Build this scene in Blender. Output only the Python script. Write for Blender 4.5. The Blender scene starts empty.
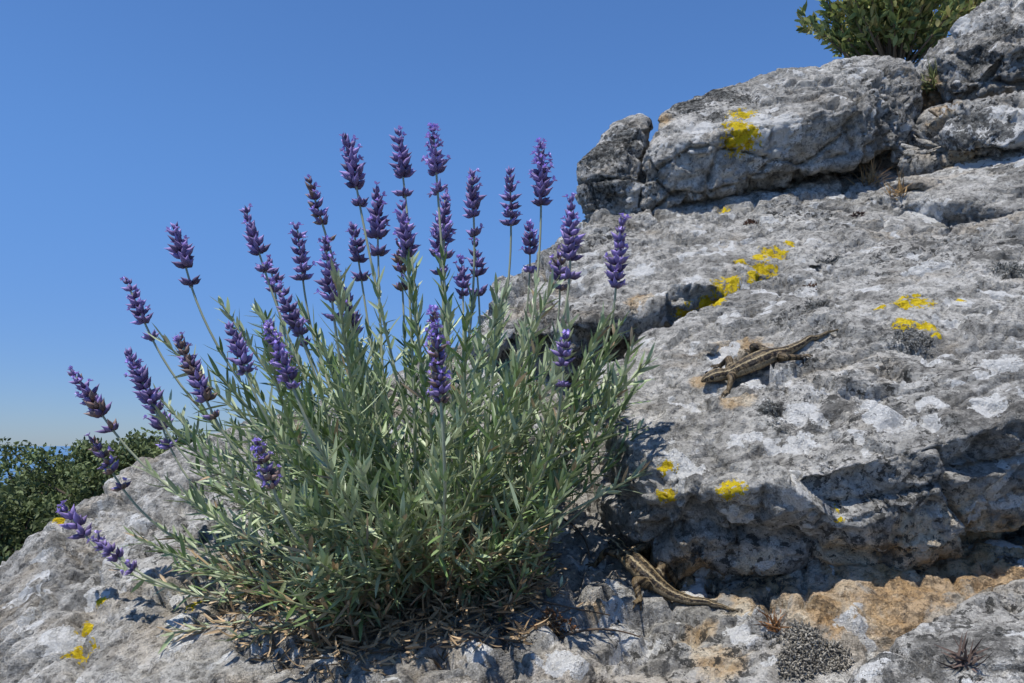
import bpy, bmesh, math, random
import numpy as np
from mathutils import Vector
from mathutils.bvhtree import BVHTree
rng = np.random.default_rng(7); random.seed(7)
S = bpy.context.scene
SUN = Vector((-0.24, -0.26, 0.90)).normalized()

# ---------------------------------------------------------------- helpers
def pt(a, b, y):            # bearing from the tripod (mm at 0.8 m) and distance -> metres
    return np.array(((a-512)/800*y, y, (445-b)/800*y))
def link(ob, parent=None):
    S.collection.objects.link(ob)
    if parent: ob.parent = parent
    return ob
def empty(name):
    e = bpy.data.objects.new(name, None); e.empty_display_size = .05
    return link(e)
def mesh_np(name, V, F, mats, col=None, smooth=True, parent=None, midx=None):
    V = np.asarray(V, dtype=np.float32); me = bpy.data.meshes.new(name)
    if isinstance(F, np.ndarray):
        n, k = F.shape
        me.vertices.add(len(V)); me.vertices.foreach_set('co', V.ravel())
        me.loops.add(n*k); me.loops.foreach_set('vertex_index', F.astype(np.int32).ravel())
        me.polygons.add(n); me.polygons.foreach_set('loop_start', np.arange(0, n*k, k, dtype=np.int32))
        me.update(calc_edges=True)
    else:
        me.from_pydata(V.tolist(), [], F); me.update()
    if col is not None:
        c = np.ones((len(V), 4), np.float32); c[:, :3] = col
        at = me.color_attributes.new('Col', 'FLOAT_COLOR', 'POINT'); at.data.foreach_set('color', c.ravel())
    for m in mats: me.materials.append(m)
    if midx is not None: me.polygons.foreach_set('material_index', np.asarray(midx, dtype=np.int32))
    me.polygons.foreach_set('use_smooth', np.full(len(me.polygons), smooth))
    me.validate()
    return link(bpy.data.objects.new(name, me), parent)

# ---------------------------------------------------------------- noise
def _h(ix, iy, iz, seed):
    h = (ix.astype(np.int64)*374761393 + iy.astype(np.int64)*668265263 + iz.astype(np.int64)*2147483647 + seed*1274126177) & 0xffffffff
    h = ((h ^ (h >> 13))*1274126177) & 0xffffffff
    h = ((h ^ (h >> 16))*2246822519) & 0xffffffff
    h = h ^ (h >> 15)
    return (h & 0xffffff)/float(0xffffff)
def vn(p, seed=0):
    i = np.floor(p); f = p-i; f = f*f*f*(f*(f*6-15)+10); i = i.astype(np.int64)
    x, y, z = i.T; r = 0
    for dx in (0, 1):
        wx = f[:, 0] if dx else 1-f[:, 0]
        for dy in (0, 1):
            wy = f[:, 1] if dy else 1-f[:, 1]
            for dz in (0, 1):
                wz = f[:, 2] if dz else 1-f[:, 2]
                r = r + wx*wy*wz*_h(x+dx, y+dy, z+dz, seed)
    return r*2-1
def fbm(p, o=4, seed=0, g=.5):
    a, s, r = 1, 0, 0
    for k in range(o):
        r = r+a*vn(p*(2.03**k)+k*17.3, seed+k); s += a; a *= g
    return r/s
def worley(p, seed=0):
    i = np.floor(p).astype(np.int64)
    f1 = np.full(len(p), 9.); f2 = f1.copy(); cell = np.zeros((len(p), 3), np.int64); cen = np.zeros_like(p)
    for dx in (-1, 0, 1):
        for dy in (-1, 0, 1):
            for dz in (-1, 0, 1):
                c = i+np.array((dx, dy, dz)); x, y, z = c.T
                q = c+np.stack((_h(x, y, z, seed), _h(x, y, z, seed+1), _h(x, y, z, seed+2)), 1)
                d = np.linalg.norm(p-q, axis=1)
                m = d < f1
                f2 = np.where(m, f1, np.minimum(f2, d)); f1 = np.where(m, d, f1)
                cell[m] = c[m]; cen[m] = q[m]
    x, y, z = cell.T
    g = np.stack((_h(x, y, z, seed+5), _h(x, y, z, seed+6), _h(x, y, z, seed+7)), 1)*2-1
    return f1, f2, g, cen, _h(x, y, z, seed+8)
def sstep(a, b, x):
    t = np.clip((x-a)/(b-a), 0, 1); return t*t*(3-2*t)
def rock_disp(p, n, seed, k=1.0, rough=1.0):
    w = p+.03*np.stack((fbm(p*6, 3, seed+20), fbm(p*6, 3, seed+30), fbm(p*6, 3, seed+40)), 1)
    d = .016*k*fbm(p*4.5, 3, seed)
    steep = sstep(.8, .15, n[:, 2]); rm = rough*(.6+.8*steep+.5*sstep(-.2, .5, fbm(p*3.1, 2, seed+3)))
    S1 = np.array((8, 8, 15)); q = w*S1
    f1, f2, g, c, r = worley(q, seed+50)
    d += rm*(.018*np.sum(g*(q-c), 1)+.012*(r-.5))
    d -= .015*rm*sstep(.075, .0, f2-f1)*sstep(-.35, .15, fbm(p*4, 2, seed+70))
    w2 = w+.008*np.stack((fbm(p*30, 2, seed+21), fbm(p*30, 2, seed+31), fbm(p*30, 2, seed+41)), 1)
    q = w2*np.array((24, 24, 36)); f1, f2, g, c, r = worley(q, seed+60)
    d += rm*(.0075*np.sum(g*(q-c), 1)+.0038*(r-.5))
    d -= .005*rm*sstep(.10, .0, f2-f1)*sstep(.0, .3, fbm(p*9, 2, seed+75))
    rdg = 1-np.abs(fbm(w*19, 4, seed+80, .6))*2.4
    d += .0050*rm*rdg
    d += .0058*rm*fbm(p*46, 4, seed+9, .65)
    pit = fbm(w2*38, 3, seed+12, .5); pm = sstep(-.2, .4, fbm(p*6, 2, seed+13))
    d -= .016*sstep(.16, .36, pit)*(.3+.7*pm)*min(1, rough+.3)
    pit = fbm(w2*85, 2, seed+15, .5)
    d -= .0065*sstep(.2, .40, pit)*(.35+.65*pm)*min(1, rough+.3)
    return d

# ---------------------------------------------------------------- node helpers
class NT:
    def __init__(s, name):
        s.m = bpy.data.materials.new(name); s.m.use_nodes = True; s.t = s.m.node_tree
        s.b = s.t.nodes['Principled BSDF']; s.out = s.t.nodes['Material Output']
    def n(s, typ, ins=None, **kw):
        nd = s.t.nodes.new(typ)
        for k, v in kw.items(): setattr(nd, k, v)
        for k, v in (ins or {}).items():
            if isinstance(v, bpy.types.NodeSocket): s.t.links.new(v, nd.inputs[k])
            else: nd.inputs[k].default_value = v
        return nd
    def noise(s, vec, scale, detail=4, rough=.5, dist=0):
        return s.n('ShaderNodeTexNoise', {'Vector': vec, 'Scale': scale, 'Detail': detail, 'Roughness': rough, 'Distortion': dist}).outputs['Fac']
    def ramp(s, f, a, b, smooth=True):
        return s.n('ShaderNodeMapRange', {'Value': f, 'From Min': a, 'From Max': b}, interpolation_type='SMOOTHSTEP' if smooth else 'LINEAR').outputs['Result']
    def math(s, op, a, b=0.0, c=0.0):
        return s.n('ShaderNodeMath', {0: a, 1: b, 2: c}, operation=op).outputs[0]
    def mix(s, f, a, b, mode='MIX'):
        nd = s.t.nodes.new('ShaderNodeMix'); nd.data_type = 'RGBA'; nd.blend_type = mode
        for i, v in ((0, f), (6, a), (7, b)):
            if isinstance(v, bpy.types.NodeSocket): s.t.links.new(v, nd.inputs[i])
            elif i == 0: nd.inputs[0].default_value = v
            else: nd.inputs[i].default_value = (*v, 1)
        return nd.outputs[2]
    def attr(s, name, out='Fac'):
        return s.n('ShaderNodeAttribute', attribute_name=name).outputs[out]
    def set(s, **kw):
        for k, v in kw.items():
            k = k.replace('_', ' ')
            if isinstance(v, bpy.types.NodeSocket): s.t.links.new(v, s.b.inputs[k])
            else: s.b.inputs[k].default_value = v
    def bump(s, h, dist, strength=1.0, prev=None):
        d = {'Height': h, 'Distance': dist, 'Strength': strength}
        if prev is not None: d['Normal'] = prev
        return s.n('ShaderNodeBump', d).outputs['Normal']

def limestone(name, dark=0.0, warm=0.0, off=(0, 0, 0)):
    N = NT(name); co = N.n('ShaderNodeTexCoord').outputs['Object']
    co = N.n('ShaderNodeMapping', {'Vector': co, 'Location': off}).outputs['Vector']
    big = N.noise(co, 5, 4, .6); mid = N.noise(co, 26, 7, .7, .4); fine = N.noise(co, 150, 5, .75)
    c = N.mix(N.ramp(big, .35, .60), (.47-.14*dark, .45-.14*dark, .41-.14*dark), (.74-.16*dark, .71-.16*dark, .65-.16*dark))
    c = N.mix(N.ramp(mid, .38, .54), N.mix(.65, c, (.22, .21, .19)), c)
    c = N.mix(N.math('MULTIPLY', N.ramp(mid, .53, .64), .8), c, (.84, .815, .765))
    st = N.noise(co, 8, 4, .6, .6)
    c = N.mix(N.math('MULTIPLY', N.ramp(st, .54-.1*warm, .70-.05*warm), .5), c, (.60, .49, .35))
    tn = N.ramp(N.math('ADD', N.attr('tan'), N.math('MULTIPLY', N.math('SUBTRACT', mid, .5), 1.8)), .30, .55)
    tc = N.mix(N.ramp(mid, .4, .6), (.62, .42, .22), (.82, .70, .52))
    tc = N.mix(N.math('MULTIPLY', N.ramp(st, .5, .62), .6), tc, (.56, .32, .12))
    c = N.mix(N.math('MULTIPLY', tn, .9), c, tc)
    c = N.mix(.82, c, N.mix(N.ramp(fine, .34, .52), (.30, .30, .30), (1.08, 1.08, 1.08)), 'MULTIPLY')
    msk = N.ramp(N.noise(co, 4.3, 3, .5), .46-.15*dark, .62-.1*dark)
    sp = N.ramp(N.noise(co, 95, 5, .72), .54, .58)
    sp = N.math('MULTIPLY', sp, N.math('MAXIMUM', msk, .46))
    c = N.mix(N.math('MULTIPLY', sp, .88), c, (.055, .055, .05))
    film = N.math('MULTIPLY', N.ramp(N.noise(co, 14, 7, .75, .5), .52, .62), N.math('MULTIPLY', msk, .8))
    c = N.mix(film, c, (.135, .13, .118))
    n60 = N.noise(co, 70, 5, .7)
    wl = N.ramp(N.math('ADD', N.noise(co, 24, 2, .5, .3), N.math('MULTIPLY', n60, .22)), .735, .755)
    wa = N.ramp(N.math('ADD', N.attr('white'), N.math('MULTIPLY', N.math('SUBTRACT', n60, .5), 1.7)), .38, .43)
    wl = N.math('MULTIPLY', wl, N.ramp(fine, .34, .44))
    wl = N.math('MAXIMUM', wl, N.math('MULTIPLY', wa, N.ramp(fine, .24, .36)))
    c = N.mix(N.math('MULTIPLY', wl, .92), c, (.88, .87, .835))
    n110 = N.noise(co, 120, 5, .7)
    dl = N.ramp(N.math('ADD', N.attr('darkl'), N.math('MULTIPLY', N.math('SUBTRACT', n110, .5), 2.6)), .38, .48)
    c = N.mix(N.math('MULTIPLY', dl, .88), c, N.mix(N.ramp(fine, .45, .6), (.035, .035, .032), (.28, .28, .26)))
    ya = N.attr('yellow')
    yl = N.ramp(N.math('ADD', ya, N.math('MULTIPLY', N.math('SUBTRACT', n110, .5), 3.6)), .30, .38)
    yl = N.math('MULTIPLY', yl, N.ramp(ya, .01, .08))
    c = N.mix(yl, c, N.mix(N.ramp(fine, .34, .52), (.55, .35, .015), (.94, .70, .03)))
    nb = N.bump(mid, .036, 1.0)
    nb = N.bump(N.math('ADD', fine, N.math('MULTIPLY', N.math('MAXIMUM', yl, dl), .3)), .010, 1.0, nb)
    nb = N.bump(N.noise(co, 520, 3, .7), .002, .9, nb)
    N.set(Base_Color=c, Roughness=.92, Normal=nb); N.b.inputs['Specular IOR Level'].default_value = .2
    return N.m
LIME = limestone('limestone'); LIME_D = limestone('limestone_weathered', dark=.3, off=(3, 1, 2)); LIME_W = limestone('limestone_base', warm=.6, off=(1.3, .4, 2))

def leafmat(name, rough=.55, trans=.25, spec=.35):
    N = NT(name); c = N.attr('Col', 'Color')
    N.set(Base_Color=c, Roughness=rough); N.b.inputs['Specular IOR Level'].default_value = spec
    if trans:
        tr = N.n('ShaderNodeBsdfTranslucent', {'Color': c})
        mx = N.n('ShaderNodeMixShader', {0: trans, 1: N.b.outputs[0], 2: tr.outputs[0]})
        N.t.links.new(mx.outputs[0], N.out.inputs['Surface'])
    return N.m
LEAF = leafmat('lavender_leaf', .42, .14, .5); BLOOM = leafmat('lavender_bloom', .65, .1, .3); WOOD = leafmat('wood_bark', .9, 0, .1); FOL = leafmat('foliage', .6, .25, .3)

# ---------------------------------------------------------------- rocks
ROCKS = []
def hull_rock(name, hulls, voxel, seed, k=1.0, mat=LIME, smooth=6, rough=1.0, sub=None):
    bm = bmesh.new()
    for pts in hulls:
        vs = [bm.verts.new(tuple(p)) for p in pts]
        r = bmesh.ops.convex_hull(bm, input=vs)
        junk = [g for g in r['geom_interior']+r['geom_unused'] if isinstance(g, bmesh.types.BMVert)]
        if junk: bmesh.ops.delete(bm, geom=list(set(junk)), context='VERTS')
    me = bpy.data.meshes.new(name+'_h'); bm.to_mesh(me); bm.free()
    ob = bpy.data.objects.new(name+'_h', me); S.collection.objects.link(ob)
    m = ob.modifiers.new('r', 'REMESH'); m.mode = 'VOXEL'; m.voxel_size = voxel
    m = ob.modifiers.new('s', 'SMOOTH'); m.factor = .5; m.iterations = smooth
    dg = bpy.context.evaluated_depsgraph_get(); dg.update()
    m2 = bpy.data.meshes.new_from_object(ob.evaluated_get(dg)); bpy.data.objects.remove(ob); bpy.data.meshes.remove(me)
    displace(m2, seed, k, rough)
    m2.name = name; m2.materials.clear(); m2.materials.append(mat)
    m2.polygons.foreach_set('use_smooth', np.ones(len(m2.polygons), bool))
    o = link(bpy.data.objects.new(name, m2)); ROCKS.append(o); return o
def displace(me, seed, k, rough):
    n = len(me.vertices); co = np.empty(n*3, np.float32); no = np.empty(n*3, np.float32)
    me.vertices.foreach_get('co', co); me.vertices.foreach_get('normal', no)
    co = co.reshape(-1, 3).astype(float); no = no.reshape(-1, 3).astype(float)
    d = rock_disp(co, no, seed, k, rough)
    co += no*d[:, None]
    me.vertices.foreach_set('co', co.astype(np.float32).ravel()); me.update()
def P(*l): return [pt(*a) for a in l]
def lower(l, dz, dy=0): return [p+np.array((0, dy, -dz)) for p in l]

# big boulder
brow = P((645,505,.76),(632,440,.80),(722,492,.71),(830,470,.69),(920,450,.69),(1035,415,.70),(1180,380,.74))
und = P((632,548,.80),(742,566,.755),(870,560,.735),(950,546,.735),(1035,522,.74),(1180,500,.76))
topb = P((606,366,.98),(640,336,1.04),(700,306,1.09),(780,268,1.16),(880,238,1.2),(1040,205,1.24),(1250,170,1.28))
hull_rock('limestone_boulder', [brow+und+topb+P((606,480,.86),(1040,300,.90),(800,345,.89))+lower(topb, .35, .1)+lower(und, .03, .12)], .0032, 11, 1.0, smooth=9, rough=.72)
# ledge behind
ft = P((478,345,1.16),(600,318,1.12),(690,288,1.15),(760,262,1.20),(850,235,1.25),(950,225,1.30),(1250,205,1.33))
tp = P((505,285,1.32),(588,226,1.42),(720,192,1.5),(870,166,1.62),(1010,150,1.72),(1300,120,1.72),(640,190,1.65),(760,160,1.75),(600,215,1.6))
hull_rock('limestone_ledge', [ft+tp+lower(ft, .14, .16)+lower(tp, .5, .2)+P((470,400,1.25),(560,420,1.3))], .005, 23, 1.0, smooth=3, rough=.9)
sl = P((865,196,1.40),(960,200,1.27),(1060,215,1.22),(940,172,1.50),(1040,138,1.42),(1250,60,1.42),(1250,200,1.22))
hull_rock('limestone_slab', [sl+lower(sl, .2, .1)], .006, 29, .8, smooth=5, rough=.7)
# upper boulder (two blocks split by a crack)
d1 = P((582,190,1.50),(588,160,1.50),(608,132,1.55),(634,116,1.58),(644,124,1.52),(634,212,1.48),(592,222,1.5),(602,160,1.8),(644,120,1.8),(636,225,1.8),(600,225,1.75),(614,170,1.46))
d2 = P((644,206,1.48),(646,150,1.45),(664,112,1.53),(700,92,1.58),(790,70,1.62),(860,58,1.66),(900,62,1.64),(918,84,1.58),(918,112,1.54),(902,146,1.50),(850,162,1.45),(760,178,1.43),(700,198,1.44),(690,140,1.40),(850,108,1.41),
       (680,124,1.85),(800,84,1.95),(895,75,1.90),(900,160,1.85),(680,220,1.8))
hull_rock('limestone_boulder', [d1, d2], .005, 37, .7, smooth=5, rough=.62)
f = P((948,70,1.66),(958,38,1.66),(982,10,1.70),(1015,-25,1.74),(1100,-60,1.78),(1200,-20,1.7),(1200,110,1.6),(1010,94,1.54),(958,92,1.60),(1000,50,1.52),(1100,40,1.5))
hull_rock('limestone_boulder', [f+lower(f, -.0, .4)], .005, 41, .8, smooth=5, rough=.95)
g = P((938,140,1.43),(950,112,1.44),(985,98,1.46),(1060,92,1.47),(1150,110,1.45),(1130,150,1.4),(1010,150,1.38),(945,154,1.41),(985,124,1.37))
hull_rock('limestone_rock', [g+lower(g, 0, .25)], .004, 43, .9, mat=LIME_D, smooth=5, rough=2.0)
# rock carrying the shrub
r = P((770,150,2.1),(820,75,2.2),(950,62,2.2),(1200,40,2.3),(1200,200,2.1),(800,80,2.9),(1200,40,2.9),(1200,300,2.9),(770,300,2.9))
hull_rock('limestone_rock', [r], .012, 47, 1.5, smooth=3)
# bottom right rock
h = P((848,690,.545),(880,655,.57),(930,618,.61),(985,590,.65),(1060,575,.66),(1180,600,.6),(1180,760,.5),(900,760,.5),(1000,660,.54),(960,740,.49))
hull_rock('limestone_rock', [h+lower(h, .08, .05)], .003, 53, .45, smooth=6, rough=.45)
# small stones
def stone(a, b, y, sx, sy, sz, seed, mat=LIME):
    r = np.random.default_rng(seed); c = pt(a, b, y); v = r.normal(size=(16, 3)); v /= np.linalg.norm(v, axis=1)[:, None]
    hull_rock('stone', [[c+q*np.array((sx, sy, sz)) for q in v]], min(sx, sz)/9, seed, .15, mat, 3, .3)
stone(915, 190, 1.38, .045, .04, .028, 71); stone(712, 350, .93, .012, .01, .010, 72)
stone(930, 160, 1.46, .03, .03, .022, 74); stone(936, 118, 1.56, .035, .03, .03, 73, LIME_D)

# terrain sheet near camera
def hillz(x, y):
    xs = np.where(x > 0, 30*np.tanh(x/30), x)
    return np.maximum(-.38+.5*xs-.15*np.abs(y)-.02*np.abs(y)*(y < 0), -75)
ctl = P((-60,620,1.0),(0,566,1.0),(60,513,1.05),(130,466,1.1),(200,440,1.15),(300,408,1.2),(400,372,1.24),(480,335,1.25),
        (0,683,.74),(0,620,.86),(120,683,.67),(120,560,.90),(120,505,1.0),(250,683,.63),(250,590,.78),(250,500,.95),(400,683,.61),(550,683,.61),(700,683,.62),(860,683,.62),(1024,683,.62),
        (330,610,.74),(430,602,.78),(520,598,.78),(560,608,.74),(400,480,1.0),(540,480,.96),
        (612,540,.845),(628,570,.805),(590,560,.83),
        (650,594,.78),(640,640,.69),(740,600,.74),(740,640,.68),(860,572,.74),(860,625,.68),(950,556,.75),(1024,545,.76),(1024,600,.69),(640,545,.95),(850,560,.95),(1100,550,.95),(1200,560,.75),(1200,640,.65))
ctl += [np.array(a) for a in ((-1.0,.8,-.42),(-1.0,1.2,-.6),(-.75,1.35,-.5),(-.45,1.45,-.35),(-.1,1.6,-.2),(.5,1.6,-.1),(1.2,1.6,.0),(-.7,.4,-.36),(-.3,.4,-.24),(.2,.4,-.21),(.8,.4,-.2),(1.2,.9,-.1),(0,.1,-.3),(.8,.1,-.28),(-.7,.1,-.42))]
C = np.array(ctl)
def tps_fit(C):
    n = len(C); d = np.linalg.norm(C[:, None, :2]-C[None, :, :2], axis=2); K = d*d*np.log(d+1e-9)
    A = np.zeros((n+3, n+3)); A[:n, :n] = K+np.eye(n)*2e-4; A[:n, n] = 1; A[:n, n+1:] = C[:, :2]; A[n, :n] = 1; A[n+1:, :n] = C[:, :2].T
    return np.linalg.solve(A, np.concatenate((C[:, 2], np.zeros(3))))
W = tps_fit(C)
def tps(x, y):
    r = np.full(x.shape, W[-3])+W[-2]*x+W[-1]*y
    for i in range(len(C)):
        d = np.sqrt((x-C[i, 0])**2+(y-C[i, 1])**2); r += W[i]*d*d*np.log(d+1e-9)
    return r
def axis(segs):
    o = []
    for a, b, s in segs: o += list(np.arange(a, b, s))
    return np.array(o)
ax = axis([(-1.4, -.75, .02), (-.75, .62, .0036), (.62, 1.7, .02)]); ay = axis([(0, .5, .01), (.5, 1.3, .0036), (1.3, 1.9, .02)])
X, Y = np.meshgrid(ax, ay, indexing='ij'); x = X.ravel(); y = Y.ravel()
z = tps(x, y); edge = np.maximum.reduce([sstep(-1.0, -1.35, x), sstep(1.3, 1.65, x), sstep(.15, .02, y), sstep(1.55, 1.85, y)])
z = z*(1-edge)+(hillz(x, y)-.08)*edge
nx, ny = len(ax), len(ay); I = np.arange(nx*ny).reshape(nx, ny)
F = np.stack((I[:-1, :-1], I[1:, :-1], I[1:, 1:], I[:-1, 1:]), -1).reshape(-1, 4)
terr = mesh_np('rocky_ground', np.stack((x, y, z), 1), F, [LIME_W])
displace(terr.data, 91, 1.0, .75); ROCKS.append(terr)

# ---------------------------------------------------------------- survey against rocks
bvh = []
for o in ROCKS:
    me = o.data; me.calc_loop_triangles()
    co = np.empty(len(me.vertices)*3, np.float32); me.vertices.foreach_get('co', co)
    tr = np.empty(len(me.loop_triangles)*3, np.int32); me.loop_triangles.foreach_get('vertices', tr)
    bvh.append(BVHTree.FromPolygons(co.reshape(-1, 3).tolist(), tr.reshape(-1, 3).tolist()))
ONLY = None
def cast(o, d):
    best = None
    for t in (bvh if ONLY is None else [bvh[ONLY]]):
        h = t.ray_cast(Vector(o), Vector(d).normalized(), 20)
        if h[0] is not None and (best is None or h[3] < best[2]): best = (h[0], h[1], h[3])
    return best
def survey(a, b):
    h = cast((0, 0, 0), pt(a, b, 1.0))
    if h is None: return pt(a, b, 1.0), np.array((0, 0, 1.))
    return np.array(h[0]), np.array(h[1])
def drop(p, up=.15):
    h = cast((p[0], p[1], p[2]+up), (0, 0, -1))
    return (np.array(h[0]), np.array(h[1])) if h else (np.array(p), np.array((0, 0, 1.)))
patches = {
 'yellow': [(743,112,15),(736,124,15),(742,138,18),(733,142,12),(752,130,10),(772,256,14),(760,258,9),(762,273,15),(755,278,11),(733,282,14),(722,288,12),(716,303,13),(708,306,10),(685,315,13),(917,301,16),(905,302,12),(905,323,12),(928,327,13),(668,468,9),(667,495,11),(731,489,16),(82,656,17),(90,631,11),(195,604,10),(100,600,8),(270,592,9),(60,520,8),(725,210,7),(960,300,5),(790,245,7),(880,306,6),(940,335,6),(840,520,5),(740,262,7)],
 'white': [(888,414,34),(990,408,24),(930,424,18),(800,448,24),(770,446,16),(1000,362,28),(820,420,16),(800,500,20),(690,470,22),(770,130,42),(755,140,24),(640,270,20),(60,640,28),(110,560,22),(560,660,22),(650,655,20),(740,635,22),(930,215,20),(740,290,14),(800,415,22),(675,465,24),(950,30,24),(960,300,18),(870,290,16),(700,130,22),(20,600,20),(180,640,20),(330,660,18),(1000,115,40),(960,130,30),(1020,140,30),(700,590,20)],
 'darkl': [(910,338,26),(830,260,16),(1010,268,20),(815,303,14),(768,412,18),(716,118,16),(722,95,26),(740,98,22),(600,150,34),(995,632,9),(970,118,26),(1000,130,20),(960,140,20),(690,105,30),(860,175,12),(505,632,14),(880,655,18),(1010,560,14),(950,420,10),(905,378,9),(620,140,28),(650,130,16),(600,190,22),(980,60,20),(1005,30,16)],
 'tan': [(740,345,38),(735,400,24),(700,380,16),(900,570,80),(980,555,80),(830,600,65),(760,600,50),(700,640,40),(720,665,40),(940,570,70),(1010,550,70),(890,615,50),(700,590,45),(650,560,30),(840,560,30),(600,600,30),(960,160,24),(890,150,14),(932,110,30),(640,300,20),(660,120,18),(935,90,24)]}
for key, L in patches.items():
    cs = [(survey(a, b)[0], r) for a, b, r in L if r]
    for o in ROCKS:
        me = o.data; n = len(me.vertices); co = np.empty(n*3, np.float32); me.vertices.foreach_get('co', co); co = co.reshape(-1, 3)
        v = np.zeros(n, np.float32)
        for c, r in cs:
            rr = r/800*c[1]*1.25
            v = np.maximum(v, np.clip(1-np.linalg.norm(co-c, axis=1)/rr, 0, 1))
        at = me.attributes.new(key, 'FLOAT', 'POINT'); at.data.foreach_set('value', v)

# ---------------------------------------------------------------- strips (leaves) and tubes
norm = lambda v: np.asarray(v)/(np.linalg.norm(v, axis=-1, keepdims=True)+1e-12)
def leaves(o, d, up, L, w, curl, col, st=4, fold=.35, wprof=None):
    """vectorised folded blades. o,d,up (N,3); L,w,curl (N,)"""
    N = len(o); d = norm(d); side = norm(np.cross(d, up)); nrm = np.cross(side, d)
    prof = np.array([.45, .95, 1.0, .75, .08]) if wprof is None else np.array(wprof)
    s = np.linspace(0, 1, len(prof)); V = []
    for si, pi in zip(s, prof):
        c = o+d*(L*si)[:, None]+nrm*(curl*L*si*si)[:, None]
        V += [c-side*(w*pi*.5)[:, None]+nrm*(w*pi*.5*fold)[:, None], c, c+side*(w*pi*.5)[:, None]+nrm*(w*pi*.5*fold)[:, None]]
    V = np.stack(V, 1); k = V.shape[1]
    q = []
    for r in range(len(prof)-1):
        for c in (0, 1): q.append((r*3+c, r*3+c+1, r*3+c+4, r*3+c+3))
    q = np.array(q); Fc = (np.arange(N)[:, None, None]*k+q[None]).reshape(-1, 4)
    return V.reshape(-1, 3), Fc, np.repeat(col, k, axis=0)
class Bag:
    def __init__(s): s.V = []; s.F = []; s.C = []; s.n = 0
    def add(s, V, F, C):
        s.V.append(V); s.F.append(F+s.n); s.C.append(np.broadcast_to(C, V.shape)); s.n += len(V)
    def build(s, name, mat, parent=None, smooth=True):
        return mesh_np(name, np.concatenate(s.V), np.concatenate(s.F), [mat], np.concatenate(s.C), smooth, parent)
def tube(path, rad, col, sides=6):
    path = np.asarray(path, float); n = len(path); T = norm(np.gradient(path, axis=0))
    ref = np.array((0.3, 1, .2)) if abs(T[0][1]) < .8 else np.array((1., 0, .2))
    A = norm(np.cross(T, ref)); B = np.cross(T, A); a = np.linspace(0, 2*np.pi, sides, endpoint=False)
    rad = np.broadcast_to(rad, (n,))
    V = path[:, None]+(A[:, None]*np.cos(a)[None, :, None]+B[:, None]*np.sin(a)[None, :, None])*rad[:, None, None]
    I = np.arange(n*sides).reshape(n, sides); J = np.roll(I, -1, axis=1)
    F = np.stack((I[:-1], J[:-1], J[1:], I[1:]), -1).reshape(-1, 4)
    col = np.asarray(col, float); C = np.repeat(np.broadcast_to(col, (n, 3)) if col.ndim == 1 else col, sides, axis=0)
    return V.reshape(-1, 3), F, C
def bez(a, b, c, n=14):
    t = np.linspace(0, 1, n)[:, None]; return (1-t)**2*a+2*t*(1-t)*b+t*t*c
def blobs(o, d, L, r, col, rings=(0.05, .6, 1, .85, .35, 0.02), sides=6, tipcol=None):
    N = len(o); d = norm(d); ref = np.where(np.abs(d[:, 2:3]) < .8, np.array((0, 0, 1.)), np.array((1., 0, 0)))
    A = norm(np.cross(d, ref)); B = np.cross(d, A); V = []; CC = []
    for i, rr in enumerate(rings):
        f = i/(len(rings)-1); c = o+d*(L*f)[:, None]
        for k in range(sides):
            t = 2*np.pi*k/sides; V.append(c+(A*math.cos(t)+B*math.sin(t))*(r*rr)[:, None])
            CC.append(col if tipcol is None else col*(1-f**1.5)+tipcol*f**1.5)
    V = np.stack(V, 1); CC = np.stack(CC, 1); K = V.shape[1]; q = []
    for i in range(len(rings)-1):
        for k in range(sides): q.append((i*sides+k, i*sides+(k+1) % sides, (i+1)*sides+(k+1) % sides, (i+1)*sides+k))
    F = (np.arange(N)[:, None, None]*K+np.array(q)[None]).reshape(-1, 4)
    return V.reshape(-1, 3), F, CC.reshape(-1, 3)

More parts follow.
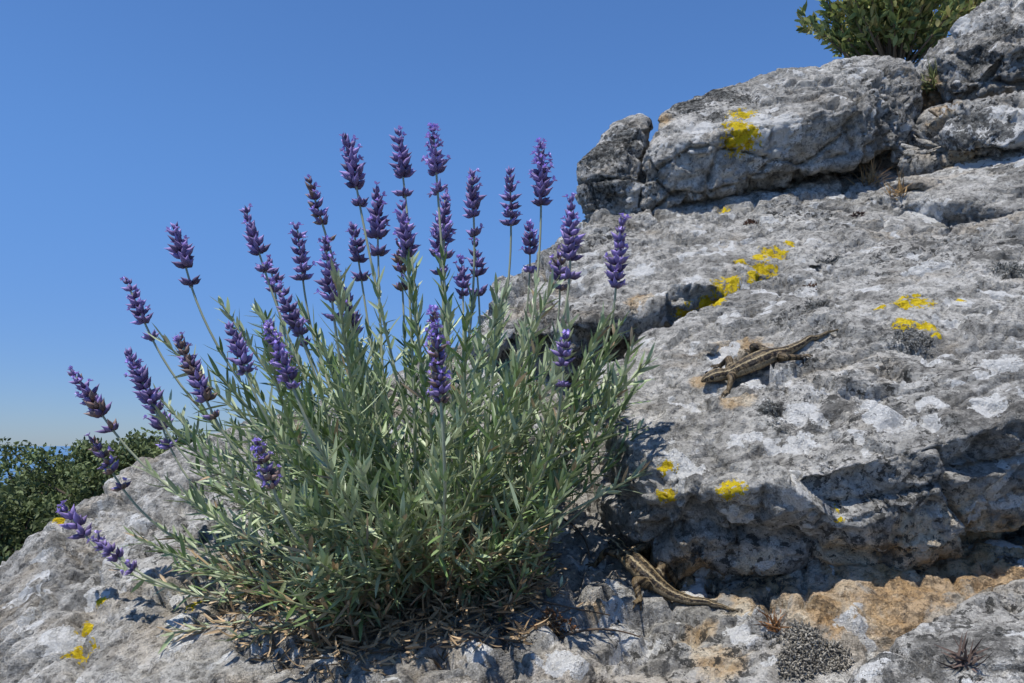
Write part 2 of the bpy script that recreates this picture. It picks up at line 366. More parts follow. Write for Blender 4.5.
# ---------------------------------------------------------------- lavender bush
bush = empty('lavender_bush')
base = pt(435, 600, .79); base = drop(base)[0]
GL = Bag(); ST = Bag(); WD = Bag(); FL = Bag()
CUTX, CUTZ = .048, -.050        # bare rock pocket between bush and boulder (world metres)
th_k = np.radians([-12, 0, 25, 45, 60, 90, 110, 135, 150, 170, 182, 195]); R_k = [.07, .10, .205, .30, .33, .335, .35, .35, .33, .315, .285, .22]
def foliage_on(path, t0, dens, Lm, rg, green=1.0):
    seg = np.linalg.norm(np.diff(path, axis=0), axis=1); s = np.concatenate(([0], np.cumsum(seg))); T = s[-1]
    pos = []; u = t0*T
    while u < T:
        pos.append(u); u += (.0120+.004*rg.random())*(1.5-.95*u/T)/dens
    pos = np.array(pos)
    P_ = np.stack([np.interp(pos, s, path[:, i]) for i in range(3)], 1); D = norm(np.stack([np.interp(pos+.004, s, path[:, i])-np.interp(pos-.004, s, path[:, i]) for i in range(3)], 1))
    D[-1] = D[-2] if len(D) > 1 else D[-1]
    ref = norm(np.cross(D, rg.normal(size=3))); ref2 = np.cross(D, ref); t = pos/T
    tone = rg.random()
    O, DD, LL = [], [], []
    for k in range(4):                     # pairs, each node turned 90 deg, plus smaller axillary leaves
        ang = (np.arange(len(pos)) % 2)*np.pi/2+(k % 2)*np.pi+(k//2)*.7+rg.normal(0, .3, len(pos))
        out = ref*np.cos(ang)[:, None]+ref2*np.sin(ang)[:, None]
        op = np.clip(rg.normal(.98, .2, len(pos))-.5*t**4, .15, 1.4)*(1 if k < 2 else .7)
        DD.append(D*np.cos(op)[:, None]+out*np.sin(op)[:, None]); O.append(P_)
        LL.append(Lm*rg.uniform(.7, 1.15, len(pos))*(1.0-.42*t**3)*(1 if k < 2 else .55))
    O = np.concatenate(O); DD = np.concatenate(DD); LL = np.concatenate(LL); tt = np.tile(t, 4); n = len(O)
    ok = ~((O[:, 0]+DD[:, 0]*LL > CUTX) & (O[:, 2]+DD[:, 2]*LL*.5 < CUTZ)); O, DD, LL, tt = O[ok], DD[ok], LL[ok], tt[ok]; n = len(O)
    if n == 0: return
    up = np.array((0, 0, 1.))+rg.normal(0, .35, (n, 3))
    mixv = np.clip(rg.normal(tone, .3, (n, 1)), 0, 1); cg = np.array((.155, .235, .078))*(1-mixv)+np.array((.42, .48, .30))*mixv
    cg = cg*rg.uniform(.7, 1.3, (n, 1)); hgt = np.clip((O[:, 2:3]-base[2])/.09, 0, 1)
    rightlow = np.clip((O[:, 0:1]-base[0]-.03)/.08, 0, 1)*.25
    dry = (rg.random((n, 1)) < (.62*(1-hgt)+rightlow*(1-hgt*.5))*(1-tt[:, None]*.6)) | (rg.random((n, 1)) < .012)
    cg = np.where(dry, np.array((.48, .35, .21))*rg.uniform(.5, 1.3, (n, 1)), cg)
    GL.add(*leaves(O, DD, up, LL, rg.uniform(.0029, .0040, n), rg.normal(.08, .12, n), cg))
rg = np.random.default_rng(3)
nshoot = 235
for i in range(nshoot):
    th = np.radians(rg.uniform(-8, 193)); R = np.interp(th, th_k, R_k)
    ph = np.radians(rg.uniform(-78, 70)); rr = R*(rg.uniform(.78, 1.05) if rg.random() < .65 else rg.uniform(.45, .85))
    tip = base+rr*np.array((math.cos(th)*math.cos(ph), math.sin(ph)*.62, max(math.sin(th), -.25)*math.cos(ph)+.12*abs(math.sin(ph))))
    gz = drop(tip, .4)[0][2]
    tip[2] = max(tip[2], gz+.008)
    st = base+np.array((rg.normal(0, .028), rg.normal(0, .028), rg.uniform(0, .03)))
    ctrl = st*.45+tip*.55+np.array((0, 0, -.12*rr))+rg.normal(0, .015, 3)
    path = bez(st, ctrl, tip, 18)
    if tip[0] > CUTX and tip[2] < CUTZ: continue
    colr = np.linspace(0, 1, 18)[:, None]; colr = np.array((.24, .17, .11))*(1-sstep(.2, .5, colr))+np.array((.35, .39, .24))*sstep(.2, .5, colr)
    ST.add(*tube(path, np.linspace(.0024, .0010, 18), colr, 5))
    foliage_on(path, rg.uniform(.22, .4), 1.0, rg.uniform(.029, .043), rg)
# dense low skirt of short shoots around the base
for i in range(60):
    az = rg.uniform(0, 2*np.pi); r0 = rg.uniform(.03, .13)
    st = base+np.array((math.cos(az)*r0*1.1-.03, math.sin(az)*r0*.8, 0)); st = drop(st)[0]
    tip = st+np.array((math.cos(az)*rg.uniform(.02, .06), math.sin(az)*rg.uniform(.02, .06), rg.uniform(.03, .10)))
    path = bez(st, st*.5+tip*.5-np.array((0, 0, .01)), tip, 8)
    ST.add(*tube(path, np.linspace(.002, .0008, 8), (.2, .14, .09), 5)); foliage_on(path, .05, 1.0, rg.uniform(.018, .028), rg)

spikes = [(347,135,358,195,.82),(398,133,404,185,.88),(433,127,437,182,.80),(541,145,541,205,.86),(472,172,474,225,.84),(510,172,511,225,.9),(309,180,325,232,.78),
 (571,198,570,268,.78),(620,220,616,288,.76),(175,225,188,275,.80),(245,208,262,262,.85),(297,225,303,280,.88),(353,225,360,270,.92),(377,190,378,245,.9),(403,205,407,257,.78),(445,195,444,248,.9),(437,220,440,265,.96),
 (325,240,333,308,.72),(126,280,148,330,.82),(73,372,107,422,.78),(93,440,117,480,.80),(65,508,85,535,.80),(95,540,125,563,.76),(128,350,155,410,.78),(150,393,166,437,.86),(178,335,210,408,.70),(230,325,246,372,.68),
 (268,325,293,388,.60),(257,442,273,488,.57),(433,308,441,402,.56),(565,335,563,375,.68),(530,228,530,262,.96),(560,255,560,290,.92),(270,262,275,292,.9),(278,285,300,335,.74),(400,245,402,280,.94),(475,245,478,285,.94),(345,292,356,335,.80),(462,262,463,296,.98),(293,312,306,345,.9)]
def spike(a, b, rg, big=1.0, fresh=.12):
    ax_ = b-a; H = np.linalg.norm(ax_); D = ax_/H     # a=bottom, b=tip
    pitch = .0069*big; nw = max(4, int(H/pitch)); ref = norm(np.cross(D, rg.normal(size=3))); ref2 = np.cross(D, ref)
    gap = rg.random() < .55; lean = rg.normal(0, .05, 3)
    O, DR, LN, RD, CL = [], [], [], [], []; po, pd, pl, pw, pc = [], [], [], [], []
    brown = rg.random() < .25; fat = rg.uniform(1.06, 1.28)
    for i in range(nw):
        t = i/(nw-1); c = a+D*H*t*.92+lean*H*(t-.0)*(t-.5)*.6
        if i == 0 and gap: c = c-D*pitch*1.5
        sc = (.85 if i == 0 else 1.0)*(1.05-.42*t**2.2)*fat*rg.uniform(.9, 1.1); m = int(round(9-3*t))
        for k in range(m):
            an = 2*np.pi*(k+.5*(i % 2))/m+rg.normal(0, .14); out = ref*math.cos(an)+ref2*math.sin(an)
            op = rg.normal(.98-.5*t**3, .18); dr = D*math.cos(op)+out*math.sin(op)
            O.append(c+rg.normal(0, .0006, 3)); DR.append(dr); L = .0114*big*sc*rg.uniform(.7, 1.2); LN.append(L); RD.append(.0022*big*sc*rg.uniform(.85, 1.15))
            v = rg.random(); cc = np.array((.115, .082, .175))*(1-v)+np.array((.30, .22, .48))*v
            if brown and rg.random() < .5: cc = np.array((.21, .14, .12))
            CL.append(cc*rg.uniform(.7, 1.3))
            if rg.random() < fresh*(1.9 if t > .5 else .7):
                for q in range(4):
                    po.append(c+dr*L*.93); aa = q*np.pi/2+rg.random(); s1 = norm(np.cross(dr, ref+.3*D)); s2 = np.cross(dr, s1)
                    pd.append(dr*.5+s1*math.cos(aa)+s2*math.sin(aa)); pl.append(rg.uniform(.0025, .0048)*big); pw.append(.003*big)
                    pc.append(np.array((.54, .42, .88))*rg.uniform(.7, 1.1))
    CL = np.array(CL)
    FL.add(*blobs(np.array(O), np.array(DR), np.array(LN), np.array(RD), CL*.6, tipcol=CL*1.6+.03))
    if po: FL.add(*leaves(np.array(po), np.array(pd), np.tile(D, (len(po), 1))+.01, np.array(pl), np.array(pw), np.full(len(po), .2), np.array(pc), wprof=[.4, 1, .9, .3]))
rg2 = np.random.default_rng(12)
for (x1, y1, x2, y2, dp) in spikes:
    tip = pt(x1, y1, dp); bot = pt(x2, y2, dp+rg2.uniform(-.008, .008))
    bigf = min(dp/.8, 1.08)*1.05
    fresh = {433: .5, 541: .45, 257: .4, 268: .3, 325: .2, 565: .2, 620: .2}.get(x1, .10)
    spike(bot, tip, rg2, bigf, fresh)
    D = norm(bot-tip); end = base+np.array((rg2.normal(0, .03), rg2.normal(0, .03), .03)); L = np.linalg.norm(end-bot)
    path = bez(bot-D*.004, bot+D*L*.42, end, 22)
    path = np.concatenate(([tip*.9+bot*.1], path))
    ST.add(*tube(path, np.linspace(.0011, .0019, 23), np.array((.36, .38, .25)), 5))
    foliage_on(path[::-1][:17], .25, .8, .034, rg2)
# woody base, dead twigs and litter
for i in range(95):
    az = rg.uniform(0, 2*np.pi); r1 = rg.uniform(.03, .16); e = base+np.array((math.cos(az)*r1*.9-.015, math.sin(az)*r1*.85, rg.uniform(.0, .08)))
    e[2] = max(e[2], drop(e, .3)[0][2]+.003)
    s = base+np.array((rg.normal(0, .03), rg.normal(0, .02), -.012)); m = (s+e)/2+rg.normal(0, .015, 3)+np.array((0, 0, .02))
    WD.add(*tube(bez(s, m, e, 10), np.linspace(.0035, .0008, 10)*rg.uniform(.5, 1.2), np.array((.20, .145, .10))*rg.uniform(.5, 1.5), 6))
n = 4200; az = rg.uniform(0, 2*np.pi, n); rr = .20*rg.random(n)**.65
O = base+np.stack((np.cos(az)*rr*1.0-.005, np.sin(az)*rr*.75, np.zeros(n)), 1)
O = O[(O[:, 0] < CUTX-.015) | (rg.random(n) < .03)]; n = len(O); lim = .06*np.clip(1-np.linalg.norm(O[:, :2]-base[:2], axis=1)/.16, 0, 1)
for i in range(n): O[i] = drop(O[i], .25)[0]+np.array((0, 0, .001+rg.random()*lim[i]))
dd = rg.normal(size=(n, 3)); dd[:, 2] *= .5
LIT = leaves(O, dd, rg.normal(size=(n, 3)), rg.uniform(.008, .024, n), rg.uniform(.0015, .0030, n), rg.normal(0, .35, n), np.array((.40, .285, .17))*rg.uniform(.3, 1.4, (n, 1)))
WD.add(*LIT)
GL.build('leaves', LEAF, bush); ST.build('stems', LEAF, bush); FL.build('flower_spikes', BLOOM, bush); WD.build('woody_base', WOOD, bush, True)

# loose twigs on the rock
TW = Bag()
for a in [((500,592),(550,606),(610,618)),((480,610),(500,640),(520,650)),((560,520),(580,535),(590,560)),((430,650),(470,640),(520,645)),((560,640),(600,632),(640,640)),((340,640),(380,655),(420,640)),((520,600),(545,615),(570,612))]:
    q = [survey(*p)[0]+np.array((0, -.002, .003)) for p in a]; TW.add(*tube(bez(q[0], 2*q[1]-.5*(q[0]+q[2]), q[2], 10), np.linspace(.0014, .0006, 10), (.12, .085, .06), 5))
TW.build('dry_twigs', WOOD)

# lichen cushions and dry tufts
def cushion(name, a, b, r, n, col, seed, lob=.0022):
    g = np.random.default_rng(seed); c, nn = survey(a, b); rr = r/800*c[1]; B_ = Bag()
    t1 = norm(np.cross(nn, (1., 0, .1))); t2 = np.cross(nn, t1); az = g.uniform(0, 6.28, n); q = np.sqrt(g.random(n))
    rad = rr*q*(1+.25*np.sin(az*3+seed)); O = []
    for i in range(n):
        p = c+t1*math.cos(az[i])*rad[i]+t2*math.sin(az[i])*rad[i]
        h = cast(p+nn*.05, -nn); O.append((np.array(h[0]) if h else p)+nn*(rr*.35*(1-q[i]**2)*g.random()))
    d = nn+g.normal(0, .7, (n, 3))
    B_.add(*blobs(np.array(O), d, g.uniform(1.2, 3.2, n)*lob, g.uniform(.2, .6, n)*lob, np.array(col)*g.uniform(.5, 1.6, (n, 1)), sides=5))
    B_.build(name, WOOD)
cushion('lichen_cushion', 808, 652, 33, 1500, (.24, .22, .185), 1, .0020)
cushion('lichen_cushion', 910, 340, 20, 350, (.26, .255, .235), 2, .0013)
cushion('lichen_cushion', 768, 413, 12, 180, (.22, .22, .20), 3, .0011)
cushion('lichen_cushion', 830, 261, 14, 200, (.14, .14, .13), 4, .0016)
cushion('lichen_cushion', 1012, 268, 16, 220, (.2, .2, .18), 5, .0016)
cushion('lichen_cushion', 505, 632, 14, 200, (.08, .075, .065), 6, .0014)
cushion('lichen_cushion', 816, 304, 12, 150, (.18, .18, .165), 8, .0014)
cushion('dry_moss', 553, 625, 16, 220, (.16, .08, .04), 7, .0022)
cushion('dry_moss', 750, 224, 6, 50, (.09, .05, .035), 9, .0028)
cushion('dry_moss', 858, 215, 5, 40, (.06, .04, .035), 10, .0028)
cushion('dry_moss', 812, 287, 5, 30, (.10, .06, .04), 11, .002)
def tuft(name, a, b, n, L, w, col, seed, spread=.8, mat=FOL, flat=False):
    g = np.random.default_rng(seed); c, nn = survey(a, b); d = norm(np.array((0, 0, 1.)) if not flat else nn)+g.normal(0, spread, (n, 3))
    if not flat: d[:, 2] = np.abs(d[:, 2])+.2
    B_ = Bag(); B_.add(*leaves(np.tile(c, (n, 1))+g.normal(0, L*.15, (n, 3)), d, g.normal(size=(n, 3)), L*g.uniform(.5, 1.2, n), np.full(n, w), g.normal(0, .3, n), np.array(col)*g.uniform(.6, 1.4, (n, 1)), wprof=[.8, 1, .8, .5, .1])); B_.build(name, mat)
tuft('dry_grass_tuft', 870, 184, 60, .05, .002, (.36, .24, .12), 1); tuft('dry_grass_tuft', 898, 196, 40, .035, .002, (.34, .22, .10), 2, 1.2)
tuft('grass_tuft', 934, 86, 60, .05, .003, (.20, .22, .08), 3, .8)
tuft('dry_grass_tuft', 775, 628, 50, .018, .0015, (.28, .14, .06), 5, 1.2)
tuft('dry_thistle', 965, 664, 40, .018, .0018, (.12, .085, .07), 6, 1.0, WOOD, True)

# ---------------------------------------------------------------- lizards
def lizmat():
    N = NT('lizard_skin'); co = N.n('ShaderNodeTexCoord').outputs['Object']; lat = N.attr('lat'); al = N.attr('along')
    wob = N.math('ADD', N.math('ABSOLUTE', lat), N.math('MULTIPLY', N.math('SUBTRACT', N.noise(co, 260, 3), .5), .40))
    vec = N.n('ShaderNodeCombineXYZ', {0: N.math('MULTIPLY', al, 1.0), 1: N.math('MULTIPLY', lat, .007), 2: 0.0}).outputs[0]
    ret = N.noise(vec, 260, 3, .6)
    c = N.mix(N.ramp(ret, .45, .53), (.024, .017, .010), (.16, .115, .062))
    def band(v, a, w): return N.ramp(N.math('ABSOLUTE', N.math('SUBTRACT', v, a)), w, w*.45)
    c = N.mix(N.math('MULTIPLY', band(wob, 0, .13), .8), c, (.022, .016, .011))
    c = N.mix(N.math('MULTIPLY', band(wob, .40, .11), .9), c, (.36, .285, .165))
    dk = N.math('MULTIPLY', band(wob, .70, .24), N.ramp(ret, .70, .45)); c = N.mix(N.math('MULTIPLY', dk, .95), c, (.018, .013, .010))
    c = N.mix(N.math('MULTIPLY', band(wob, .97, .10), .7), c, (.34, .27, .17))
    sc = N.n('ShaderNodeTexVoronoi', {'Vector': co, 'Scale': 700.0}).outputs['Distance']
    c = N.mix(.6, c, N.mix(N.ramp(sc, .2, .75), (1.15, 1.15, 1.15), (.5, .5, .5)), 'MULTIPLY')
    N.set(Base_Color=c, Roughness=.5, Normal=N.bump(sc, .0006, .8)); N.b.inputs['Specular IOR Level'].default_value = .25
    return N.m
LZ = lizmat()
EM = NT('lizard_eye'); EM.set(Base_Color=(.01, .008, .006, 1), Roughness=.12)
def catmull(P_, n):
    P_ = np.array(P_); Q = np.vstack((2*P_[0]-P_[1], P_, 2*P_[-1]-P_[-2])); out = []
    for t in np.linspace(0, len(P_)-1-1e-6, n):
        i = int(t); f = t-i; a, b, c, d = Q[i:i+4]
        out.append(.5*((2*b)+(-a+c)*f+(2*a-5*b+4*c-d)*f*f+(-a+3*b-3*c+d)*f**3))
    return np.array(out)
def lizard(name, spine, sc, lift_head, legs, raise_=.0035):
    """spine: bearings nose->tail on the rock; legs: (fraction, side, elbow(fwd,out), foot(fwd,out))"""
    raw = [survey(*p) for p in spine]; up = norm(np.mean([r[1] for r in raw], axis=0)+np.array((0, 0, .6)))
    pts = np.array([r[0] for r in raw])
    n = 90; pth = catmull(pts, n)
    seg = np.concatenate(([0], np.cumsum(np.linalg.norm(np.diff(pth, axis=0), axis=1)))); L = seg[-1]
    pth = np.stack([np.interp(np.linspace(0, L, n), seg, pth[:, i]) for i in range(3)], 1); u = np.linspace(0, 1, n)
    for _ in range(12): pth[1:-1] = .5*pth[1:-1]+.25*(pth[:-2]+pth[2:])
    ku = [0, .012, .04, .075, .11, .14, .17, .22, .32, .42, .50, .55, .60, .72, .86, 1]
    kw = [.6, 2.0, 3.6, 5.0, 5.6, 4.4, 4.2, 5.6, 7.0, 6.8, 5.4, 4.6, 3.9, 2.7, 1.5, .5]
    kh = [.5, 1.6, 2.8, 3.7, 4.2, 3.7, 3.7, 4.6, 5.4, 5.2, 4.4, 4.0, 3.5, 2.6, 1.5, .5]
    w = np.interp(u, ku, kw)*.001*sc; h = np.interp(u, ku, kh)*.001*sc
    for arr in (w, h):
        for _ in range(2): arr[1:-1] = .5*arr[1:-1]+.25*(arr[:-2]+arr[2:])
    lift = h*.95+np.interp(u, [0, .1, .2, .45, .62, 1], [lift_head, lift_head*.8, raise_*1.3, raise_, .0, .0])
    pth = pth+up*lift[:, None]
    for i in range(n):                      # never let the spine sink into the rock
        hh = cast(pth[i]+up*.03, -up)
        if hh is not None:
            g = np.dot(pth[i]-np.array(hh[0]), up); need = h[i]*.85+(raise_*.6 if .15 < u[i] < .5 else 0)
            if -.03 < g < need: pth[i] += up*(need-g)
    for _ in range(4): pth[1:-1] = .5*pth[1:-1]+.25*(pth[:-2]+pth[2:])
    T = norm(np.gradient(pth, axis=0)); side = norm(np.cross(T, up)); U = np.cross(side, T)
    a = np.linspace(0, 2*np.pi, 18, endpoint=False); V = (pth[:, None]+side[:, None]*(w[:, None]*np.cos(a))[..., None]+U[:, None]*(h[:, None]*np.sin(a))[..., None]).reshape(-1, 3)
    I = np.arange(n*18).reshape(n, 18); J = np.roll(I, -1, axis=1)
    F = [tuple(q) for q in np.stack((I[:-1], J[:-1], J[1:], I[1:]), -1).reshape(-1, 4)]+[tuple(I[0][::-1]), tuple(I[-1])]
    V = [tuple(v) for v in V]
    def addtube(p, r):
        nonlocal V, F
        v, f_, _ = tube(p, r, (0, 0, 0), 8); b0 = len(V); V += [tuple(q) for q in v]; F += [tuple(int(k)+b0 for k in q) for q in f_]
        m = len(v); F.append(tuple(b0+k for k in range(8))[::-1]); F.append(tuple(b0+m-8+k for k in range(8)))
    for (fr, sd, el, ft) in legs:
        i = int(fr*(n-1)); o = pth[i]+side[i]*sd*w[i]*.45-U[i]*h[i]*.1; fwd = -T[i]; hind = fr > .4
        e = o+(fwd*el[0]+side[i]*sd*el[1])*sc*.001+up*.0035*sc
        f0 = o+(fwd*ft[0]+side[i]*sd*ft[1])*sc*.001; hh = cast(f0+up*.03, -up); f0 = np.array(hh[0])+up*.0014*sc if hh is not None and np.linalg.norm(np.array(hh[0])-f0) < .035 else f0-up*.004
        k = 1.25 if hind else 1.1
        leg = catmull([o, o*.4+e*.6+up*.0005, e, e*.45+f0*.55, f0], 16)
        addtube(leg, np.interp(np.linspace(0, 1, 16), [0, .35, .55, .8, 1], [2.9, 2.4, 1.9, 1.5, 1.5])*.001*sc*k)
        dirf = norm(f0-e); dirf = norm(dirf-up*np.dot(dirf, up)+fwd*.7); sv = np.cross(up, dirf)
        for q, an in enumerate((-.95, -.45, -.1, .25, .75)):
            tl = (4.0, 5.5, 6.8, 7.5, 4.5)[q]*.001*sc*k*.8; dv = dirf*math.cos(an)+sv*math.sin(an)*sd
            p1 = f0+dv*tl*.5+up*.0009; p2 = f0+dv*tl
            h2 = cast(p2+up*.01, -up); p2 = np.array(h2[0])+up*.0007 if h2 is not None and h2[2] < .02 else p2
            addtube(catmull([f0, p1, p2], 7), np.linspace(.75, .45, 7)*.001*sc)
    me = bpy.data.meshes.new('t'); me.from_pydata(V, [], F); ob = bpy.data.objects.new('t', me); S.collection.objects.link(ob)
    m = ob.modifiers.new('r', 'REMESH'); m.mode = 'VOXEL'; m.voxel_size = .0005
    m = ob.modifiers.new('s', 'SMOOTH'); m.factor = .5; m.iterations = 4
    dg = bpy.context.evaluated_depsgraph_get(); dg.update(); m2 = bpy.data.meshes.new_from_object(ob.evaluated_get(dg)); bpy.data.objects.remove(ob)
    c = np.empty(len(m2.vertices)*3, np.float32); m2.vertices.foreach_get('co', c); c = c.reshape(-1, 3)
    best = np.full(len(c), 9.); idx = np.zeros(len(c), int)
    for i in range(n):
        d = np.linalg.norm(c-pth[i], axis=1); mm = d < best; best[mm] = d[mm]; idx[mm] = i
    lat = np.einsum('ij,ij->i', c-pth[idx], side[idx])/w[idx]; below = np.einsum('ij,ij->i', c-pth[idx], U[idx]) < -h[idx]*.3
    lat = np.where(below, np.sign(lat)*1.1, lat); lat = np.clip(lat, -1.35, 1.35)
    al = u[idx]*L+np.einsum('ij,ij->i', c-pth[idx], T[idx])
    m2.attributes.new('lat', 'FLOAT', 'POINT').data.foreach_set('value', lat.astype(np.float32)); m2.attributes.new('along', 'FLOAT', 'POINT').data.foreach_set('value', al.astype(np.float32))
    m2.materials.append(LZ); m2.polygons.foreach_set('use_smooth', np.ones(len(m2.polygons), bool))
    par = empty(name); b_ = link(bpy.data.objects.new('body', m2), par)
    bm = bmesh.new(); i = int(.062*(n-1))
    for sd in (-1, 1):
        r_ = bmesh.ops.create_uvsphere(bm, u_segments=12, v_segments=8, radius=.00135*sc)
        bmesh.ops.translate(bm, verts=r_['verts'], vec=Vector(pth[i]+side[i]*sd*w[i]*.80+U[i]*h[i]*.42))
    me = bpy.data.meshes.new('eyes'); bm.to_mesh(me); bm.free(); me.materials.append(EM.m); link(bpy.data.objects.new('eyes', me), par)
LEGS = [(.20, 1, (3, 9), (7, 15)), (.20, -1, (-2, 9), (3, 15)), (.50, 1, (5, 10), (-4, 16)), (.50, -1, (4, 10), (-5, 17))]
lizard('wall_lizard', [(702,389),(722,384),(738,379),(760,369),(782,358),(800,348),(820,338),(838,330)], 1.7, .009, LEGS)
ONLY = len(bvh)-1
lizard('wall_lizard', [(609,550),(619,560),(631,572),(645,585),(665,597),(690,604),(715,608),(738,612)], 1.65, .012, LEGS, .006)
ONLY = None

# ---------------------------------------------------------------- shrub on the rocks
def shrub(name, c, rx, ry, rz, nb, nl, leafL, leafW, cols, seed, gz=None):
    g = np.random.default_rng(seed); par = empty(name); B1 = Bag(); B2 = Bag(); O, D = [], []
    foot = np.array((c[0], c[1], gz if gz is not None else c[2]-rz))
    for i in range(nb):
        v = norm(g.normal(size=3)); v[2] = abs(v[2])*1.0-.15; e = c+v*np.array((rx, ry, rz))*g.uniform(.6, 1.15)
        m = (foot+e)/2+g.normal(0, .12, 3)*np.array((rx, ry, rz)); p = bez(foot+g.normal(0, .05, 3)*rx, m, e, 10)
        B1.add(*tube(p, np.linspace(.02, .004, 10)*rx, (.16, .12, .08), 5))
        k = nl//nb; t = g.uniform(.4, 1.0, k); q = np.stack([np.interp(t, np.linspace(0, 1, 10), p[:, j]) for j in range(3)], 1)
        O.append(q+g.normal(0, .03, (k, 3))*rx); D.append(norm(e-foot)*.9+g.normal(0, .6, (k, 3)))
    O = np.concatenate(O); D = np.concatenate(D); n = len(O); cc = np.array(cols)[g.integers(0, len(cols), n)]*g.uniform(.6, 1.3, (n, 1))
    B2.add(*leaves(O, D, g.normal(size=(n, 3))+np.array((0, 0, 1.)), leafL*g.uniform(.6, 1.2, n), leafW*g.uniform(.7, 1.2, n), g.normal(.1, .2, n), cc, wprof=[.25, .9, .95, .15]))
    B1.build('branches', WOOD, par); B2.build('foliage', FOL, par)
shrub('shrub', pt(890, 10, 2.3), .235, .2, .19, 75, 5200, .030, .012, [(.24,.29,.09),(.33,.36,.13),(.15,.20,.07),(.38,.35,.14)], 5, gz=pt(885,85,2.3)[2])
shrub('shrub', pt(970, -20, 2.5), .22, .2, .2, 50, 3200, .030, .012, [(.16,.22,.07),(.28,.32,.10),(.36,.32,.12)], 6, gz=pt(970,80,2.5)[2])

# ---------------------------------------------------------------- distant trees
def tree(name, x, y, top, rx, rz, seed):
    g = np.random.default_rng(seed); par = empty(name); gz = float(hillz(np.array([x]), np.array([y]))[0]); B1 = Bag(); B2 = Bag()
    cz = top-rz; foot = np.array((x, y, gz-.2)); fork = np.array((x+g.normal(0, .2), y, cz-rz*.7))
    B1.add(*tube(bez(foot, (foot+fork)/2+np.array((.2, 0, 0)), fork, 12), np.linspace(.22, .13, 12), (.11, .085, .06), 8)); O = []; CL = []
    for i in range(75):
        v = norm(g.normal(size=3)); v[2] = v[2]*.9+.15; rad = g.uniform(.55, 1.0)
        e = np.array((x, y, cz))+v*np.array((rx, rx, rz))*rad*(1+.22*math.sin(5*math.atan2(v[1], v[0])+seed)); m = (fork+e)/2+g.normal(0, .25, 3)
        B1.add(*tube(bez(fork, m, e, 8), np.linspace(.07, .012, 8), (.10, .08, .06), 5))
        k = 190; s = g.uniform(.22, .42); q = g.normal(size=(k, 3)); q = norm(q)*(g.random((k, 1))**.5)*s*np.array((1.2, 1.2, .7)); O.append(e+q); CL.append(np.tile(np.array((.13, .165, .065))*g.uniform(.6, 1.4), (k, 1)))
    O = np.concatenate(O); CL = np.concatenate(CL); n = len(O)
    B2.add(*leaves(O, g.normal(size=(n, 3))+np.array((0, 0, .4)), g.normal(size=(n, 3))+np.array((0, 0, 1.)), g.uniform(.06, .11, n), g.uniform(.04, .06, n), g.normal(0, .2, n), CL*g.uniform(.6, 1.4, (n, 1)), wprof=[.3, 1, .9, .15]))
    B1.build('trunk', WOOD, par); B2.build('crown', FOL, par)
tree('oak_tree', -7.3, 15, .25, 1.4, 1.15, 2); tree('oak_tree', -9.4, 16.5, -.12, 1.4, 1.1, 3); tree('oak_tree', -8.0, 13.0, -.8, 1.3, 1.0, 4); tree('oak_tree', -9.8, 14, -.9, 1.3, 1.2, 8)

# ---------------------------------------------------------------- hill and sea
ax = np.sinh(np.linspace(-5.6, 5.6, 161))*1.0; ay = ax.copy(); X, Y = np.meshgrid(ax, ay, indexing='ij'); x = X.ravel(); y = Y.ravel()
z = hillz(x, y)+.02*np.hypot(x, y).clip(0, 60)*vn(np.stack((x*.15, y*.15, 0*x), 1), 5)-.12
nx = len(ax); I = np.arange(nx*nx).reshape(nx, nx); F = np.stack((I[:-1, :-1], I[1:, :-1], I[1:, 1:], I[:-1, 1:]), -1).reshape(-1, 4)
N = NT('scrub_hillside'); co = N.n('ShaderNodeTexCoord').outputs['Object']
N.set(Base_Color=N.mix(N.ramp(N.noise(co, .8, 8, .65), .4, .6), (.06, .08, .03), (.26, .23, .17)), Roughness=.95, Normal=N.bump(N.noise(co, 3, 8, .7), .2))
mesh_np('hillside', np.stack((x, y, z), 1), F, [N.m])
N = NT('sea_water'); co = N.n('ShaderNodeTexCoord').outputs['Object']
N.set(Base_Color=(.09, .19, .33, 1), Roughness=.4, Normal=N.bump(N.noise(co, .15, 6, .6), .6, .5))
R = 40000; mesh_np('sea', [(-R, -R, -60), (R, -R, -60), (R, R, -60), (-R, R, -60)], np.array([[0, 1, 2, 3]]), [N.m])

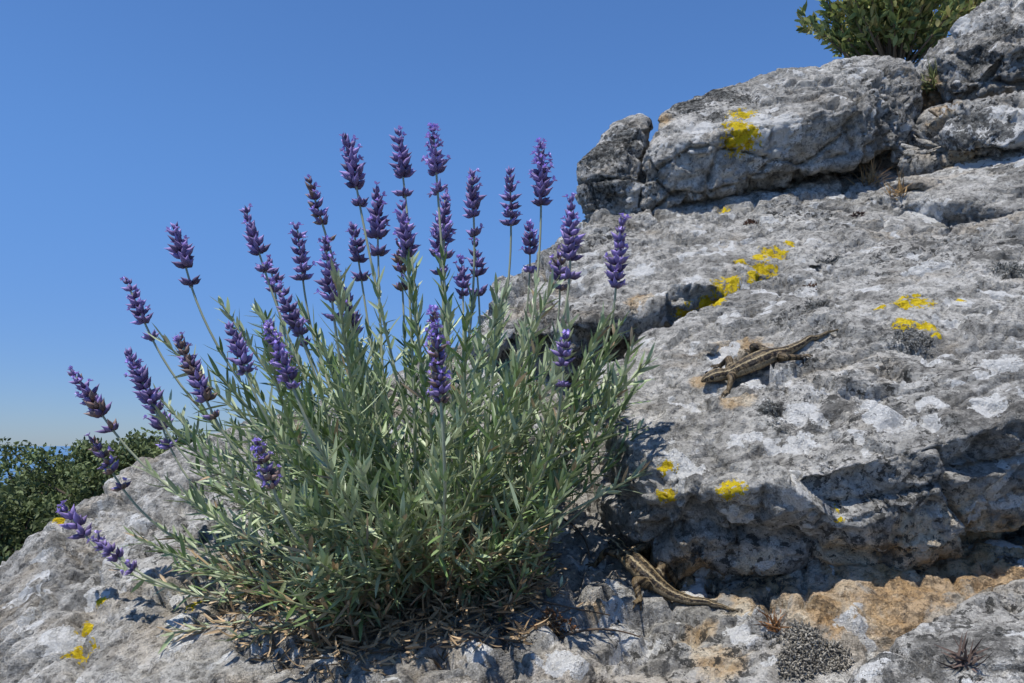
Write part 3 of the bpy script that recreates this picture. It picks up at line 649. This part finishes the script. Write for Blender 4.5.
# ---------------------------------------------------------------- light, sky, camera
w = bpy.data.worlds.new('World'); S.world = w; w.use_nodes = True; nt = w.node_tree
sk = nt.nodes.new('ShaderNodeTexSky'); sk.sky_type = 'NISHITA'; sk.sun_disc = False
sk.sun_elevation = math.asin(SUN.z); sk.sun_rotation = math.atan2(SUN.x, SUN.y) % (2*math.pi)
sk.altitude = 300; sk.air_density = 1.0; sk.dust_density = .15; sk.ozone_density = 2.5
tc = nt.nodes.new('ShaderNodeTexCoord'); sx = nt.nodes.new('ShaderNodeSeparateXYZ'); nt.links.new(tc.outputs['Generated'], sx.inputs[0])
mr = nt.nodes.new('ShaderNodeMapRange'); mr.interpolation_type = 'SMOOTHERSTEP'; mr.inputs['From Min'].default_value = -.05; mr.inputs['From Max'].default_value = .42; nt.links.new(sx.outputs[2], mr.inputs['Value'])
tm = nt.nodes.new('ShaderNodeMix'); tm.data_type = 'RGBA'; nt.links.new(mr.outputs[0], tm.inputs[0]); tm.inputs[6].default_value = (.46, .61, .98, 1); tm.inputs[7].default_value = (.74, 1.08, 1.48, 1)
mx = nt.nodes.new('ShaderNodeMix'); mx.data_type = 'RGBA'; mx.blend_type = 'MULTIPLY'; mx.inputs[0].default_value = 1; nt.links.new(tm.outputs[2], mx.inputs[7])
bg = nt.nodes['Background']; nt.links.new(sk.outputs[0], mx.inputs[6]); nt.links.new(mx.outputs[2], bg.inputs[0]); bg.inputs[1].default_value = .106
sun = bpy.data.lights.new('sun', 'SUN'); sun.energy = 5.0; sun.angle = math.radians(.53); sun.color = (1, .96, .885)
so = link(bpy.data.objects.new('sun', sun)); so.rotation_euler = (-SUN).to_track_quat('-Z', 'Y').to_euler()
cam = bpy.data.cameras.new('camera'); co_ = link(bpy.data.objects.new('camera', cam)); cam.sensor_width = 36; cam.lens = 28.125; cam.shift_y = 103.5/1024
cam.clip_start = .02; cam.clip_end = 100000; co_.location = (0, 0, 0); co_.rotation_euler = (math.radians(90), 0, 0); S.camera = co_
S.view_settings.view_transform = 'Standard'; S.view_settings.look = 'None'; S.view_settings.exposure = 0
